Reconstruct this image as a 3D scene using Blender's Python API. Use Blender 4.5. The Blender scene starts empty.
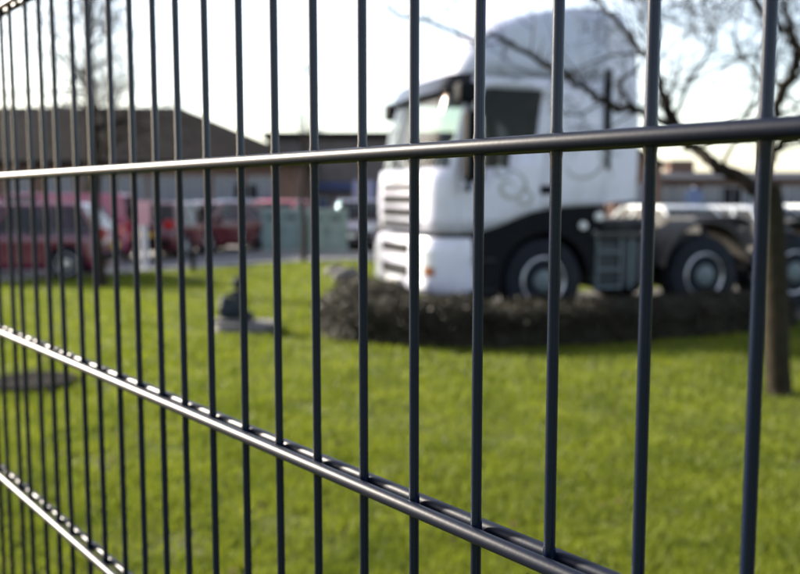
import bpy, bmesh, math, random
import numpy as np
from mathutils import Vector, Matrix, noise

random.seed(7)
rng = np.random.default_rng(7)
S = bpy.context.scene
COL = S.collection
R = math.radians

# ------------------------------------------------------------------ camera, sky, sun, exposure
CAM_H, PITCH, FPX = 1.55, 0.1017, 890.0          # FPX: focal length in pixels of an 800 px wide frame
cd = bpy.data.cameras.new('camera')
cam = bpy.data.objects.new('camera', cd)
COL.objects.link(cam)
cam.location = (0, 0, CAM_H)
cam.rotation_euler = (math.pi / 2 - PITCH, 0, 0)
cd.sensor_width = 36.0
cd.lens = FPX * 36 / 800
cd.clip_start, cd.clip_end = 0.02, 3000
cd.dof.use_dof = True
cd.dof.focus_distance = 0.46
cd.dof.aperture_fstop = 8.4
S.camera = cam

SUN_EL, SUN_AZ = R(21.5), R(-57)                   # azimuth measured from +Y, negative = to the left
W = bpy.data.worlds.new('World')
S.world = W
W.use_nodes = True
wn, wl = W.node_tree.nodes, W.node_tree.links
sky = wn.new('ShaderNodeTexSky')
sky.sky_type = 'NISHITA'
sky.sun_disc = False
sky.sun_elevation = SUN_EL
sky.sun_rotation = SUN_AZ
sky.air_density, sky.dust_density, sky.ozone_density = 1.0, 1.3, 1.8
# a thin veil of high cloud over the whole sky
wt = wn.new('ShaderNodeTexCoord')
wm = wn.new('ShaderNodeMapping')
wm.inputs['Scale'].default_value = (1.0, 1.0, 3.2)
wc = wn.new('ShaderNodeTexNoise')
wc.inputs['Scale'].default_value = 2.4
wc.inputs['Detail'].default_value = 7
wc.inputs['Roughness'].default_value = 0.58
wr = wn.new('ShaderNodeMapRange')
wr.inputs['From Min'].default_value, wr.inputs['From Max'].default_value = 0.24, 0.58
wx = wn.new('ShaderNodeMix')
wx.data_type = 'RGBA'
wx.blend_type = 'ADD'
wx.inputs[7].default_value = (1.9, 1.55, 1.2, 1)
wl.new(wt.outputs['Generated'], wm.inputs['Vector'])
wl.new(wm.outputs[0], wc.inputs['Vector'])
wl.new(wc.outputs['Fac'], wr.inputs['Value'])
wl.new(wr.outputs[0], wx.inputs['Factor'])
wl.new(sky.outputs[0], wx.inputs[6])
wl.new(wx.outputs[2], wn['Background'].inputs[0])
wn['Background'].inputs[1].default_value = 0.08
sl = bpy.data.lights.new('sun', 'SUN')
sl.energy, sl.angle, sl.color = 5.0, R(5.0), (1.0, 0.9, 0.76)   # the sun through a thin veil
sun = bpy.data.objects.new('sun', sl)
COL.objects.link(sun)
sdir = Vector((math.sin(SUN_AZ) * math.cos(SUN_EL), math.cos(SUN_AZ) * math.cos(SUN_EL), math.sin(SUN_EL)))
sun.rotation_euler = sdir.to_track_quat('Z', 'Y').to_euler()
sun.location = sdir * 50
S.view_settings.view_transform = 'Standard'
S.view_settings.look = 'None'
S.view_settings.exposure = 2.0
S.view_settings.gamma = 1.0
S.render.engine = 'CYCLES'
S.cycles.use_denoising = True
S.cycles.max_bounces = 8
S.cycles.transparent_max_bounces = 16
S.cycles.caustics_reflective = False
S.cycles.caustics_refractive = False


# ------------------------------------------------------------------ materials
def mat(name, col, rough=0.6, metal=0.0, spec=0.5, var=0.0, vscale=6.0, col2=None, bump=0.0, bscale=60.0,
        coat=0.0, dirt=None, dscale=3.0, rvar=0.0):
    m = bpy.data.materials.new(name)
    m.use_nodes = True
    N, L = m.node_tree.nodes, m.node_tree.links
    b = N['Principled BSDF']
    b.inputs['Base Color'].default_value = (*col, 1)
    b.inputs['Roughness'].default_value = rough
    b.inputs['Metallic'].default_value = metal
    b.inputs['Specular IOR Level'].default_value = spec
    b.inputs['Coat Weight'].default_value = coat
    b.inputs['Coat Roughness'].default_value = 0.08
    tc = N.new('ShaderNodeTexCoord')
    out = None
    if var or col2:
        n = N.new('ShaderNodeTexNoise')
        n.inputs['Scale'].default_value = vscale
        n.inputs['Detail'].default_value = 6
        n.inputs['Roughness'].default_value = 0.62
        L.new(tc.outputs['Object'], n.inputs['Vector'])
        r = N.new('ShaderNodeValToRGB')
        r.color_ramp.elements[0].position, r.color_ramp.elements[1].position = 0.32, 0.68
        c2 = col2 or tuple(min(1, c * (1 + var)) for c in col)
        c1 = col if col2 else tuple(c * (1 - var) for c in col)
        r.color_ramp.elements[0].color = (*c1, 1)
        r.color_ramp.elements[1].color = (*c2, 1)
        L.new(n.outputs['Fac'], r.inputs['Fac'])
        out = r.outputs['Color']
    if dirt:
        n = N.new('ShaderNodeTexNoise')
        n.inputs['Scale'].default_value = dscale
        n.inputs['Detail'].default_value = 8
        n.inputs['Roughness'].default_value = 0.7
        L.new(tc.outputs['Object'], n.inputs['Vector'])
        r = N.new('ShaderNodeMapRange')
        r.inputs['From Min'].default_value, r.inputs['From Max'].default_value = 0.5, 0.78
        L.new(n.outputs['Fac'], r.inputs['Value'])
        mx = N.new('ShaderNodeMix')
        mx.data_type = 'RGBA'
        L.new(r.outputs[0], mx.inputs['Factor'])
        mx.inputs[6].default_value = (*col, 1)
        if out:
            L.new(out, mx.inputs[6])
        mx.inputs[7].default_value = (*dirt, 1)
        out = mx.outputs[2]
    if out:
        L.new(out, b.inputs['Base Color'])
    if bump or rvar:
        n = N.new('ShaderNodeTexNoise')
        n.inputs['Scale'].default_value = bscale
        n.inputs['Detail'].default_value = 4
        L.new(tc.outputs['Object'], n.inputs['Vector'])
        if bump:
            bp = N.new('ShaderNodeBump')
            bp.inputs['Strength'].default_value = bump
            bp.inputs['Distance'].default_value = 0.3 / bscale
            L.new(n.outputs['Fac'], bp.inputs['Height'])
            L.new(bp.outputs['Normal'], b.inputs['Normal'])
        if rvar:
            r = N.new('ShaderNodeMapRange')
            r.inputs['To Min'].default_value, r.inputs['To Max'].default_value = rough - rvar, rough + rvar
            L.new(n.outputs['Fac'], r.inputs['Value'])
            L.new(r.outputs[0], b.inputs['Roughness'])
    return m


def glass_mat(name, tint, ior=1.5):
    m = bpy.data.materials.new(name)
    m.use_nodes = True
    N, L = m.node_tree.nodes, m.node_tree.links
    N.remove(N['Principled BSDF'])
    t = N.new('ShaderNodeBsdfTransparent')
    t.inputs[0].default_value = (*tint, 1)
    g = N.new('ShaderNodeBsdfGlossy')
    g.inputs['Roughness'].default_value = 0.03
    fc = N.new('ShaderNodeLayerWeight')
    fc.inputs['Blend'].default_value = 0.5
    pw = N.new('ShaderNodeMath')
    pw.operation = 'POWER'
    pw.inputs[1].default_value = 5.0
    L.new(fc.outputs['Facing'], pw.inputs[0])
    f0 = ((ior - 1) / (ior + 1)) ** 2
    lw = N.new('ShaderNodeMath')
    lw.operation = 'MULTIPLY_ADD'
    lw.inputs[1].default_value, lw.inputs[2].default_value = 1 - f0, f0
    L.new(pw.outputs[0], lw.inputs[0])
    mx = N.new('ShaderNodeMixShader')
    L.new(lw.outputs[0], mx.inputs[0])
    L.new(t.outputs[0], mx.inputs[1])
    L.new(g.outputs[0], mx.inputs[2])
    L.new(mx.outputs[0], N['Material Output'].inputs[0])
    return m


def leaf_mat(name, c1, c2, scale, trans=0.45, rough=0.55, c3=None):
    m = bpy.data.materials.new(name)
    m.use_nodes = True
    N, L = m.node_tree.nodes, m.node_tree.links
    b = N['Principled BSDF']
    b.inputs['Roughness'].default_value = rough
    b.inputs['Specular IOR Level'].default_value = 0.25
    tc = N.new('ShaderNodeTexCoord')
    n = N.new('ShaderNodeTexNoise')
    n.inputs['Scale'].default_value = scale
    n.inputs['Detail'].default_value = 7
    n.inputs['Roughness'].default_value = 0.65
    L.new(tc.outputs['Object'], n.inputs['Vector'])
    r = N.new('ShaderNodeValToRGB')
    e = r.color_ramp.elements
    e[0].position, e[1].position = 0.34, 0.66
    e[0].color, e[1].color = (*c1, 1), (*c2, 1)
    if c3:
        k = e.new(0.78)
        k.color = (*c3, 1)
    L.new(n.outputs['Fac'], r.inputs['Fac'])
    L.new(r.outputs[0], b.inputs['Base Color'])
    t = N.new('ShaderNodeBsdfTranslucent')
    L.new(r.outputs[0], t.inputs[0])
    mx = N.new('ShaderNodeMixShader')
    mx.inputs[0].default_value = trans
    L.new(b.outputs[0], mx.inputs[1])
    L.new(t.outputs[0], mx.inputs[2])
    L.new(mx.outputs[0], N['Material Output'].inputs[0])
    return m


M = {}
M['fence'] = mat('fence_powder_coat', (0.003, 0.005, 0.013), 0.42, spec=0.15, bump=0.06, bscale=420, rvar=0.05)
M['bar'] = mat('fence_bar_coat', (0.002, 0.005, 0.016), 0.2, spec=0.27, bump=0.06, bscale=300, rvar=0.05)
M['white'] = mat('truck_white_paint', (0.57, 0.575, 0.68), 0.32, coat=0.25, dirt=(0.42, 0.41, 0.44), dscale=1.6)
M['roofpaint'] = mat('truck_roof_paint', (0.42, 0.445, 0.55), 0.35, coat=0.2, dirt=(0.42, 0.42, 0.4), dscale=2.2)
M['black'] = mat('black_plastic', (0.005, 0.006, 0.008), 0.7, spec=0.1, var=0.3, vscale=8)
M['darkgrey'] = mat('dark_grey_steel', (0.016, 0.018, 0.022), 0.6, spec=0.2, var=0.35, vscale=6, dirt=(0.05, 0.045, 0.04))
M['rubber'] = mat('tyre_rubber', (0.009, 0.012, 0.018), 0.75, spec=0.15, var=0.3, vscale=9, bump=0.3, bscale=80, dirt=(0.022, 0.022, 0.024))
M['hub'] = mat('dark_wheel_disc', (0.27, 0.28, 0.31), 0.45, metal=0.6, var=0.3, vscale=12)
M['rim'] = mat('steel_rim', (0.52, 0.53, 0.55), 0.38, metal=0.75, var=0.12, vscale=7, dirt=(0.2, 0.18, 0.16))
M['chrome'] = mat('bright_metal', (0.75, 0.76, 0.78), 0.18, metal=1.0)
M['alu'] = mat('brushed_aluminium', (0.09, 0.115, 0.13), 0.5, metal=0.5, var=0.12, vscale=5)
M['catwalk'] = mat('dusty_plate', (0.05, 0.047, 0.044), 0.75, spec=0.2, var=0.2, vscale=9)
M['bluegrey'] = mat('blue_grey_paint', (0.014, 0.02, 0.024), 0.65, var=0.2, vscale=7)
M['lens'] = mat('lamp_lens', (0.62, 0.64, 0.66), 0.12, spec=0.8)
M['amber'] = mat('amber_lens', (0.3, 0.1, 0.03), 0.3)
M['redlens'] = mat('red_lens', (0.35, 0.012, 0.012), 0.2)
M['interior'] = mat('cab_lining', (0.02, 0.021, 0.024), 0.85, var=0.2, vscale=5)
M['curtain'] = mat('cab_curtain', (0.025, 0.03, 0.045), 0.9, var=0.3, vscale=10)
M['decal'] = mat('grey_decal', (0.3, 0.31, 0.31), 0.45, var=0.15)
M['glass'] = glass_mat('cab_glass', (0.68, 0.74, 0.7), 1.4)
M['cabside'] = glass_mat('dark_door_glass', (0.18, 0.21, 0.25), 1.25)
M['smoked'] = glass_mat('smoked_visor', (0.12, 0.1, 0.09), 1.4)
M['glassdark'] = glass_mat('tinted_glass', (0.3, 0.36, 0.38))
M['deadleaf'] = mat('dead_leaves', (0.03, 0.017, 0.009), 0.9, spec=0.1, col2=(0.07, 0.042, 0.022), vscale=3)
M['soil'] = mat('bed_soil', (0.018, 0.014, 0.011), 0.95, col2=(0.036, 0.028, 0.022), vscale=7, bump=0.8, bscale=30)
M['asphalt'] = mat('car_park_asphalt', (0.10, 0.10, 0.105), 0.9, var=0.18, vscale=1.2, bump=0.4, bscale=90, dirt=(0.15, 0.145, 0.14), dscale=0.5)
M['kerb'] = mat('kerb_concrete', (0.26, 0.255, 0.245), 0.9, var=0.2, vscale=4, bump=0.3, bscale=40)
M['paint'] = mat('bay_line_paint', (0.6, 0.6, 0.58), 0.7, dirt=(0.2, 0.2, 0.2), dscale=6)
M['lawn'] = leaf_mat('lawn_turf', (0.03, 0.036, 0.008), (0.07, 0.078, 0.014), 2.0, trans=0.0, rough=0.9, c3=(0.08, 0.08, 0.025))
M['grass'] = leaf_mat('grass_blades', (0.08, 0.11, 0.010), (0.165, 0.195, 0.016), 2.3, trans=0.5, c3=(0.21, 0.2, 0.04))
M['far'] = mat('far_field', (0.05, 0.075, 0.025), 0.95, var=0.3, vscale=0.05)
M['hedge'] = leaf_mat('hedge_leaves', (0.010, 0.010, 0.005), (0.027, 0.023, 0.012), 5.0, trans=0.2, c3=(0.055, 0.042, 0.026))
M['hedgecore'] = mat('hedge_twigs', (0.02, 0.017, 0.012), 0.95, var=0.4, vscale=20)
M['bark'] = mat('tree_bark', (0.014, 0.011, 0.009), 0.95, spec=0.1, col2=(0.03, 0.024, 0.018), vscale=14, bump=0.8, bscale=35)
M['twig'] = mat('tree_twigs', (0.017, 0.014, 0.012), 0.95, spec=0.1, var=0.35, vscale=5)
M['barkgreen'] = mat('mossy_bark', (0.014, 0.012, 0.008), 0.95, spec=0.1, col2=(0.03, 0.025, 0.016), vscale=9, bump=0.8, bscale=30)
M['brick'] = mat('brown_brick', (0.11, 0.062, 0.045), 0.9, col2=(0.155, 0.094, 0.07), vscale=3, bump=0.3, bscale=25)
M['brickr'] = mat('grey_brick', (0.085, 0.07, 0.066), 0.9, col2=(0.12, 0.1, 0.095), vscale=3, bump=0.3, bscale=25)
M['rooftile'] = mat('brown_roof_tiles', (0.013, 0.011, 0.011), 0.95, spec=0.1, col2=(0.026, 0.021, 0.021), vscale=1.5, bump=0.5, bscale=12)
M['slate'] = mat('grey_slate_roof', (0.03, 0.034, 0.045), 0.9, spec=0.1, var=0.2, vscale=2)
M['metalroof'] = mat('pale_metal_roof', (0.5, 0.53, 0.57), 0.5, var=0.1, vscale=1)
M['fascia'] = mat('blue_fascia', (0.018, 0.035, 0.11), 0.5, var=0.15)
M['wframe'] = mat('white_window_frame', (0.2, 0.205, 0.22), 0.5, var=0.08)
M['winglass'] = mat('window_glass', (0.06, 0.09, 0.15), 0.05, spec=0.8, coat=0.3)
M['stone'] = mat('grey_stone', (0.085, 0.08, 0.08), 0.9, var=0.25, vscale=6, bump=0.6, bscale=25)
M['bronze'] = mat('dark_weathered_bronze', (0.014, 0.02, 0.026), 0.7, spec=0.2, var=0.4, vscale=12)
M['iron'] = mat('cast_iron', (0.010, 0.0095, 0.010), 1.0, spec=0.02, var=0.4, vscale=12, bump=0.4, bscale=40)
M['cabinet'] = mat('grey_green_cabinet_paint', (0.13, 0.19, 0.185), 0.5, var=0.12, vscale=3, dirt=(0.2, 0.21, 0.2))
M['cabinet2'] = mat('pale_green_cabinet_paint', (0.17, 0.22, 0.19), 0.5, var=0.12, vscale=3, dirt=(0.22, 0.22, 0.2))
M['postgrey'] = mat('pale_post_paint', (0.42, 0.43, 0.47), 0.5, var=0.1)
M['signblue'] = mat('blue_sign', (0.07, 0.11, 0.22), 0.4, var=0.05)
M['board'] = mat('lavender_board', (0.2, 0.2, 0.3), 0.5, var=0.05)
M['signpink'] = mat('pink_notice', (0.6, 0.33, 0.36), 0.5, var=0.05)
M['plateyellow'] = mat('yellow_plate', (0.6, 0.42, 0.03), 0.4, var=0.04)
M['platewhite'] = mat('white_plate', (0.6, 0.6, 0.58), 0.4, var=0.04)


def paint(name, c):
    return mat(name, c, 0.28, spec=0.5, coat=0.7, var=0.06, vscale=2)


M['slategrey'] = paint('slate_grey_car_paint', (0.07, 0.06, 0.075))
M['maroon'] = paint('maroon_car_paint', (0.095, 0.005, 0.034))
M['crimson'] = paint('crimson_van_paint', (0.24, 0.018, 0.07))
M['darkred'] = paint('dark_red_car_paint', (0.085, 0.01, 0.016))
M['silver'] = mat('silver_car_paint', (0.5, 0.52, 0.54), 0.25, metal=0.5, coat=0.7, var=0.05)
M['carwhite'] = paint('white_car_paint', (0.72, 0.72, 0.7))
M['carblue'] = paint('navy_car_paint', (0.012, 0.02, 0.06))
M['red'] = paint('red_car_paint', (0.35, 0.02, 0.02))


# ------------------------------------------------------------------ helpers
def link(o, parent=None):
    COL.objects.link(o)
    if parent:
        o.parent = parent
    return o


def tag(o, label=None, cat=None, group=None, kind=None):
    for k, v in (('label', label), ('category', cat), ('group', group), ('kind', kind)):
        if v:
            o[k] = v
    return o


def thing(name, label, cat, loc=(0, 0, 0), rz=0.0, group=None):
    o = bpy.data.objects.new(name, None)
    o.empty_display_size = 0.2
    o.location = loc
    o.rotation_euler = (0, 0, rz)
    link(o)
    return tag(o, label, cat, group)


class MB:
    def __init__(s):
        s.v, s.f = [], []

    def add(s, v, f):
        o = len(s.v)
        s.v += [tuple(p) for p in v]
        s.f += [tuple(i + o for i in q) for q in f]
        return s

    def box(s, x0, x1, y0, y1, z0, z1):
        return s.add([(x0, y0, z0), (x1, y0, z0), (x1, y1, z0), (x0, y1, z0), (x0, y0, z1), (x1, y0, z1), (x1, y1, z1), (x0, y1, z1)],
                     [(0, 3, 2, 1), (4, 5, 6, 7), (0, 1, 5, 4), (1, 2, 6, 5), (2, 3, 7, 6), (3, 0, 4, 7)])

    def tube(s, pts, rad, n=8, cap=True):
        pts = [Vector(p) for p in pts]
        if not hasattr(rad, '__len__'):
            rad = [rad] * len(pts)
        d0 = (pts[1] - pts[0]).normalized()
        u = d0.orthogonal().normalized()
        vs = []
        for i, p in enumerate(pts):
            a = pts[max(0, i - 1)]
            b = pts[min(len(pts) - 1, i + 1)]
            d = (b - a).normalized()
            u = (u - d * u.dot(d)).normalized()
            w = d.cross(u)
            for k in range(n):
                t = 2 * math.pi * k / n
                vs.append(p + (u * math.cos(t) + w * math.sin(t)) * rad[i])
        fs = []
        for i in range(len(pts) - 1):
            for k in range(n):
                a, b = i * n + k, i * n + (k + 1) % n
                fs.append((a, b, b + n, a + n))
        if cap:
            fs.append(tuple(range(n))[::-1])
            fs.append(tuple((len(pts) - 1) * n + k for k in range(n)))
        return s.add(vs, fs)

    def lathe(s, prof, c=(0, 0, 0), axis='y', n=32):
        # prof: (r, h) along axis
        vs, fs = [], []
        for (r, h) in prof:
            for k in range(n):
                t = 2 * math.pi * k / n
                a, b = r * math.cos(t), r * math.sin(t)
                p = {'y': (a, h, b), 'z': (a, b, h), 'x': (h, a, b)}[axis]
                vs.append((c[0] + p[0], c[1] + p[1], c[2] + p[2]))
        for i in range(len(prof) - 1):
            for k in range(n):
                a, b = i * n + k, i * n + (k + 1) % n
                fs.append((a, a + n, b + n, b))
        if prof[0][0] > 1e-6:
            fs.append(tuple(range(n)))
        if prof[-1][0] > 1e-6:
            fs.append(tuple((len(prof) - 1) * n + k for k in range(n))[::-1])
        return s.add(vs, fs)

    def prism(s, poly, y0, y1):
        # poly in (x, z) extruded along y
        n = len(poly)
        vs = [(x, y0, z) for x, z in poly] + [(x, y1, z) for x, z in poly]
        fs = [tuple(range(n)), tuple(range(2 * n - 1, n - 1, -1))]
        for i in range(n):
            j = (i + 1) % n
            fs.append((i, i + n, j + n, j))
        return s.add(vs, fs)

    def build(s, name, m, parent=None, smooth=False, bevel=0.0, label=None, seg=2, angle=40):
        me = bpy.data.meshes.new(name)
        me.from_pydata(s.v, [], s.f)
        bm = bmesh.new()
        bm.from_mesh(me)
        bmesh.ops.remove_doubles(bm, verts=bm.verts, dist=1e-5)
        bmesh.ops.recalc_face_normals(bm, faces=bm.faces)
        if bevel:
            es = [e for e in bm.edges if len(e.link_faces) == 2 and e.calc_face_angle() > R(30)]
            bmesh.ops.bevel(bm, geom=es, offset=bevel, segments=seg, profile=0.5, affect='EDGES', clamp_overlap=True)
        if smooth:
            for f in bm.faces:
                f.smooth = True
            for e in bm.edges:
                if len(e.link_faces) == 2 and e.calc_face_angle() > R(angle):
                    e.smooth = False
        bm.to_mesh(me)
        bm.free()
        if m:
            me.materials.append(m)
        o = bpy.data.objects.new(name, me)
        link(o, parent)
        if label:
            o['label'] = label
        return o


def sheet(name, pts, z, m, kind='structure'):
    o = MB().add([(x, y, z) for x, y in pts], [tuple(range(len(pts)))]).build(name, m)
    return tag(o, kind=kind)


def shot(px, py, Y):
    """point of the place at depth Y (metres ahead) seen towards a given direction of the photograph"""
    a = (px - 400) / FPX
    b = -(py - 287) / FPX
    c, s_ = math.cos(PITCH), math.sin(PITCH)
    d = Vector((a, c + b * s_, -s_ + b * c))
    return Vector((0, 0, CAM_H)) + d * (Y / d.y)


def ground(px, py):
    a = (px - 400) / FPX
    b = -(py - 287) / FPX
    c, s_ = math.cos(PITCH), math.sin(PITCH)
    d = Vector((a, c + b * s_, -s_ + b * c))
    return Vector((0, 0, CAM_H)) + d * (-CAM_H / d.z)


def blob(name, m, parent, c, r, amp=0.15, freq=3.0, sub=3, seed=0):
    bm = bmesh.new()
    bmesh.ops.create_icosphere(bm, subdivisions=sub, radius=1.0)
    for v in bm.verts:
        k = 1 + amp * noise.noise(v.co * freq + Vector((seed, 0, 0)))
        v.co = Vector((v.co.x * r[0] * k + c[0], v.co.y * r[1] * k + c[1], v.co.z * r[2] * k + c[2]))
    for f in bm.faces:
        f.smooth = True
    me = bpy.data.meshes.new(name)
    bm.to_mesh(me)
    bm.free()
    me.materials.append(m)
    return link(bpy.data.objects.new(name, me), parent)


# ------------------------------------------------------------------ ground
sheet('ground', [(-900, -300), (900, -300), (900, 1500), (-900, 1500)], -0.03, M['far'])
# the car park wraps round the far side of the lawn
edge = [(-40, 6.0), (-9.5, 14.6), (-6.0, 17.3), (-2.6, 20.6), (0.5, 22.0), (5.0, 19.5), (9.0, 18.3), (40, 18.0)]
sheet('car_park', edge + [(40, 120), (-40, 120)], -0.012, M['asphalt'])


def lawn():
    nx, ny = 150, 110
    xs = np.linspace(-14, 14, nx)
    ys = np.concatenate([np.linspace(-1.5, 9, 60), np.linspace(9.25, 23, 50)])
    ex, ey = np.array([e[0] for e in edge]), np.array([e[1] for e in edge])
    v = []
    for y in ys:
        for x in xs:
            ymax = np.interp(x, ex, ey)
            yy = -1.5 + (y + 1.5) * (ymax + 1.5) / 24.5
            z = 0.018 * noise.noise(Vector((x * 0.9, yy * 0.9, 0))) + 0.01 * noise.noise(Vector((x * 3.1, yy * 3.1, 5)))
            v.append((x, yy, z))
    f = [(j * nx + i, j * nx + i + 1, (j + 1) * nx + i + 1, (j + 1) * nx + i) for j in range(ny - 1) for i in range(nx - 1)]
    o = MB().add(v, f).build('lawn', M['lawn'], smooth=True)
    return tag(o, kind='structure')


lawn()


def kerb():
    mb = MB()
    for a, b in zip(edge[:-1], edge[1:]):
        a, b = Vector((*a, 0)), Vector((*b, 0))
        d = (b - a).normalized()
        n = Vector((-d.y, d.x, 0)) * 0.06
        vs = []
        for z in (-0.02, 0.07):
            for p in (a - n, b - n, b + n, a + n):
                vs.append((p.x, p.y, z))
        mb.add(vs, [(0, 3, 2, 1), (4, 5, 6, 7), (0, 1, 5, 4), (1, 2, 6, 5), (2, 3, 7, 6), (3, 0, 4, 7)])
    tag(mb.build('kerb', M['kerb']), kind='structure')


kerb()

TH = R(19)                                    # truck heading: its length runs right and away
T0 = Vector((1.77, 10.75, 0))                  # its near front wheel
ct, st = math.cos(TH), math.sin(TH)


def tw(x, y):                                 # truck coordinates -> world
    return (T0.x + ct * x - st * y, T0.y + st * x + ct * y)


bedpts = [tw(-2.0, -.5), tw(-1.5, -.95), tw(0, -1.2), tw(2.6, -0.85), tw(5.6, -0.4), tw(5.6, 2.9), tw(-1.5, 2.9), tw(-1.9, .6)]
sheet('planting_bed', bedpts, 0.034, M['soil'])


# ------------------------------------------------------------------ grass blades (uncountable)
def in_poly(x, y, poly):
    c = np.zeros(len(x), bool)
    n = len(poly)
    for i in range(n):
        x1, y1 = poly[i]
        x2, y2 = poly[(i + 1) % n]
        t = ((y1 > y) != (y2 > y)) & (x < (x2 - x1) * (y - y1) / (y2 - y1 + 1e-12) + x1)
        c ^= t
    return c


def grass():
    N = 480000
    u = rng.random(N)
    D = 2.6 * (21.0 / 2.6) ** u
    X = (rng.random(N) * 2 - 1) * (0.56 * D + 1.2)
    ex, ey = np.array([e[0] for e in edge]), np.array([e[1] for e in edge])
    keep = (D < np.interp(X, ex, ey) - 0.08) & ~in_poly(X, D, bedpts)
    keep &= ~((X + 3.0) ** 2 + (D - 7.25) ** 2 < 0.27 ** 2)
    thin = np.sin(X * 9.3 + 2.1 * np.sin(D * 6.1)) + np.sin(D * 10.7 + 2.3 * np.sin(X * 7.7)) + np.sin(X * 3.1 - D * 2.3)
    keep &= rng.random(N) > np.clip((thin - 1.0) * .45, 0, .6)
    X, D = X[keep], D[keep]
    n = len(X)
    # uneven growth: patches of longer and thinner turf
    pat = (np.sin(X * 2.1 + 1.3 * np.sin(D * 1.7)) + np.sin(D * 2.9 + 1.1 * np.sin(X * 3.3)) + np.sin(X * 7.1 + D * 5.3) * 0.7) / 2.7
    h = (0.026 + 0.03 * rng.random(n) ** 1.5) * (1 + 0.28 * pat)
    wd = (0.0032 + 0.0009 * D) * (0.7 + 0.6 * rng.random(n))
    h *= 1 + 0.02 * D
    a = rng.random(n) * 2 * math.pi
    lean = (0.3 + 0.7 * rng.random(n)) * h
    la = rng.random(n) * 2 * math.pi
    v = np.zeros((n, 3, 3), np.float32)
    z0 = -0.015
    v[:, 0] = np.stack([X - np.cos(a) * wd, D - np.sin(a) * wd, np.full(n, z0)], 1)
    v[:, 1] = np.stack([X + np.cos(a) * wd, D + np.sin(a) * wd, np.full(n, z0)], 1)
    v[:, 2] = np.stack([X + np.cos(la) * lean, D + np.sin(la) * lean, h], 1)
    me = bpy.data.meshes.new('grass')
    me.vertices.add(n * 3)
    me.vertices.foreach_set('co', v.ravel())
    me.loops.add(n * 3)
    me.loops.foreach_set('vertex_index', np.arange(n * 3, dtype=np.int32))
    me.polygons.add(n)
    me.polygons.foreach_set('loop_start', np.arange(0, n * 3, 3, dtype=np.int32))
    me.update(calc_edges=True)
    me.materials.append(M['grass'])
    o = link(bpy.data.objects.new('grass', me))
    tag(o, 'short sunlit lawn grass between the fence and the hedge', 'grass', kind='stuff')


grass()


# ------------------------------------------------------------------ the fence
def fence():
    th, ax, ay, hz = 0.676, 0.1352, 0.3367, CAM_H + 0.0245
    d = Vector((-math.sin(th), math.cos(th), 0))
    K0, NB = -14, 51
    org = Vector((ax, ay, 0)) + d * (0.05 * K0)
    ang = math.atan2(d.y, d.x)
    L = (NB - 1) * 0.05
    f = thing('fence_panel', 'dark grey twin-wire steel mesh fence panel running across the foreground', 'fence', org, ang)
    rb, rr = 0.0028, 0.004
    z1 = hz + 0.4
    # local x runs along the panel, local +y is the camera's side
    side = 1 if Vector((-d.y, d.x, 0)).dot(-Vector((ax, ay, 0))) > 0 else -1
    base = None
    for k in range(NB):
        if base is None:
            zz, rz_ = [0.06], [rb]
            q_ = [z1 - 0.2 * i for i in range(12) if z1 - 0.2 * i > 0.1][::-1]
            for w_ in q_:                      # slight weld fillets where the rails cross
                zz += [w_ - .0075, w_ - .0045, w_ + .0045, w_ + .0075]
                rz_ += [rb, rb * 1.13, rb * 1.13, rb]
            zz.append(z1 + 0.03)
            rz_.append(rb)
            base = MB().tube([(0, 0, a_) for a_ in zz], rz_, 20).build('upright_bar', M['bar'], f, smooth=True)
            o = base
        else:
            o = base.copy()
            COL.objects.link(o)
        o.location = (k * 0.05 + random.uniform(-.0005, .0005), 0, 0)
        o.rotation_euler = (random.uniform(-.0012, .0012), random.uniform(-.0012, .0012), random.uniform(0, 6))
    rail = None
    z = z1
    while z > 0.1:
        for s_ in (1, -1):
            if rail is None:
                rail = MB().tube([(-0.02, 0, 0), (L * 0.33, 0, 0), (L * 0.66, 0, 0), (L + 0.02, 0, 0)], rr, 24).build('rail', M['fence'], f, smooth=True)
                o = rail
            else:
                o = rail.copy()
                COL.objects.link(o)
            o.location = (0, s_ * (rb + rr - 0.0004), z)
        z -= 0.2
    for x in (-0.05, L + 0.05):
        p = MB().box(x - 0.03, x + 0.03, -0.05 * side - 0.02, -0.05 * side + 0.02, -0.05, z1 + 0.08).build('post', M['fence'], f, bevel=0.004)
        MB().box(x - 0.032, x + 0.032, -0.05 * side - 0.022, -0.05 * side + 0.022, z1 + 0.08, z1 + 0.086).build('cap', M['black'], p, bevel=0.002)
        for zz in (0.35, 0.95, 1.55):
            sgn = 1 if x < 0 else -1
            MB().box(min(x, x + sgn * 0.075), max(x, x + sgn * 0.075), min(side * 0.0085, side * 0.0145), max(side * 0.0085, side * 0.0145), zz - 0.02, zz + 0.02).build('clamp', M['fence'], p, bevel=0.002)


fence()


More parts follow.
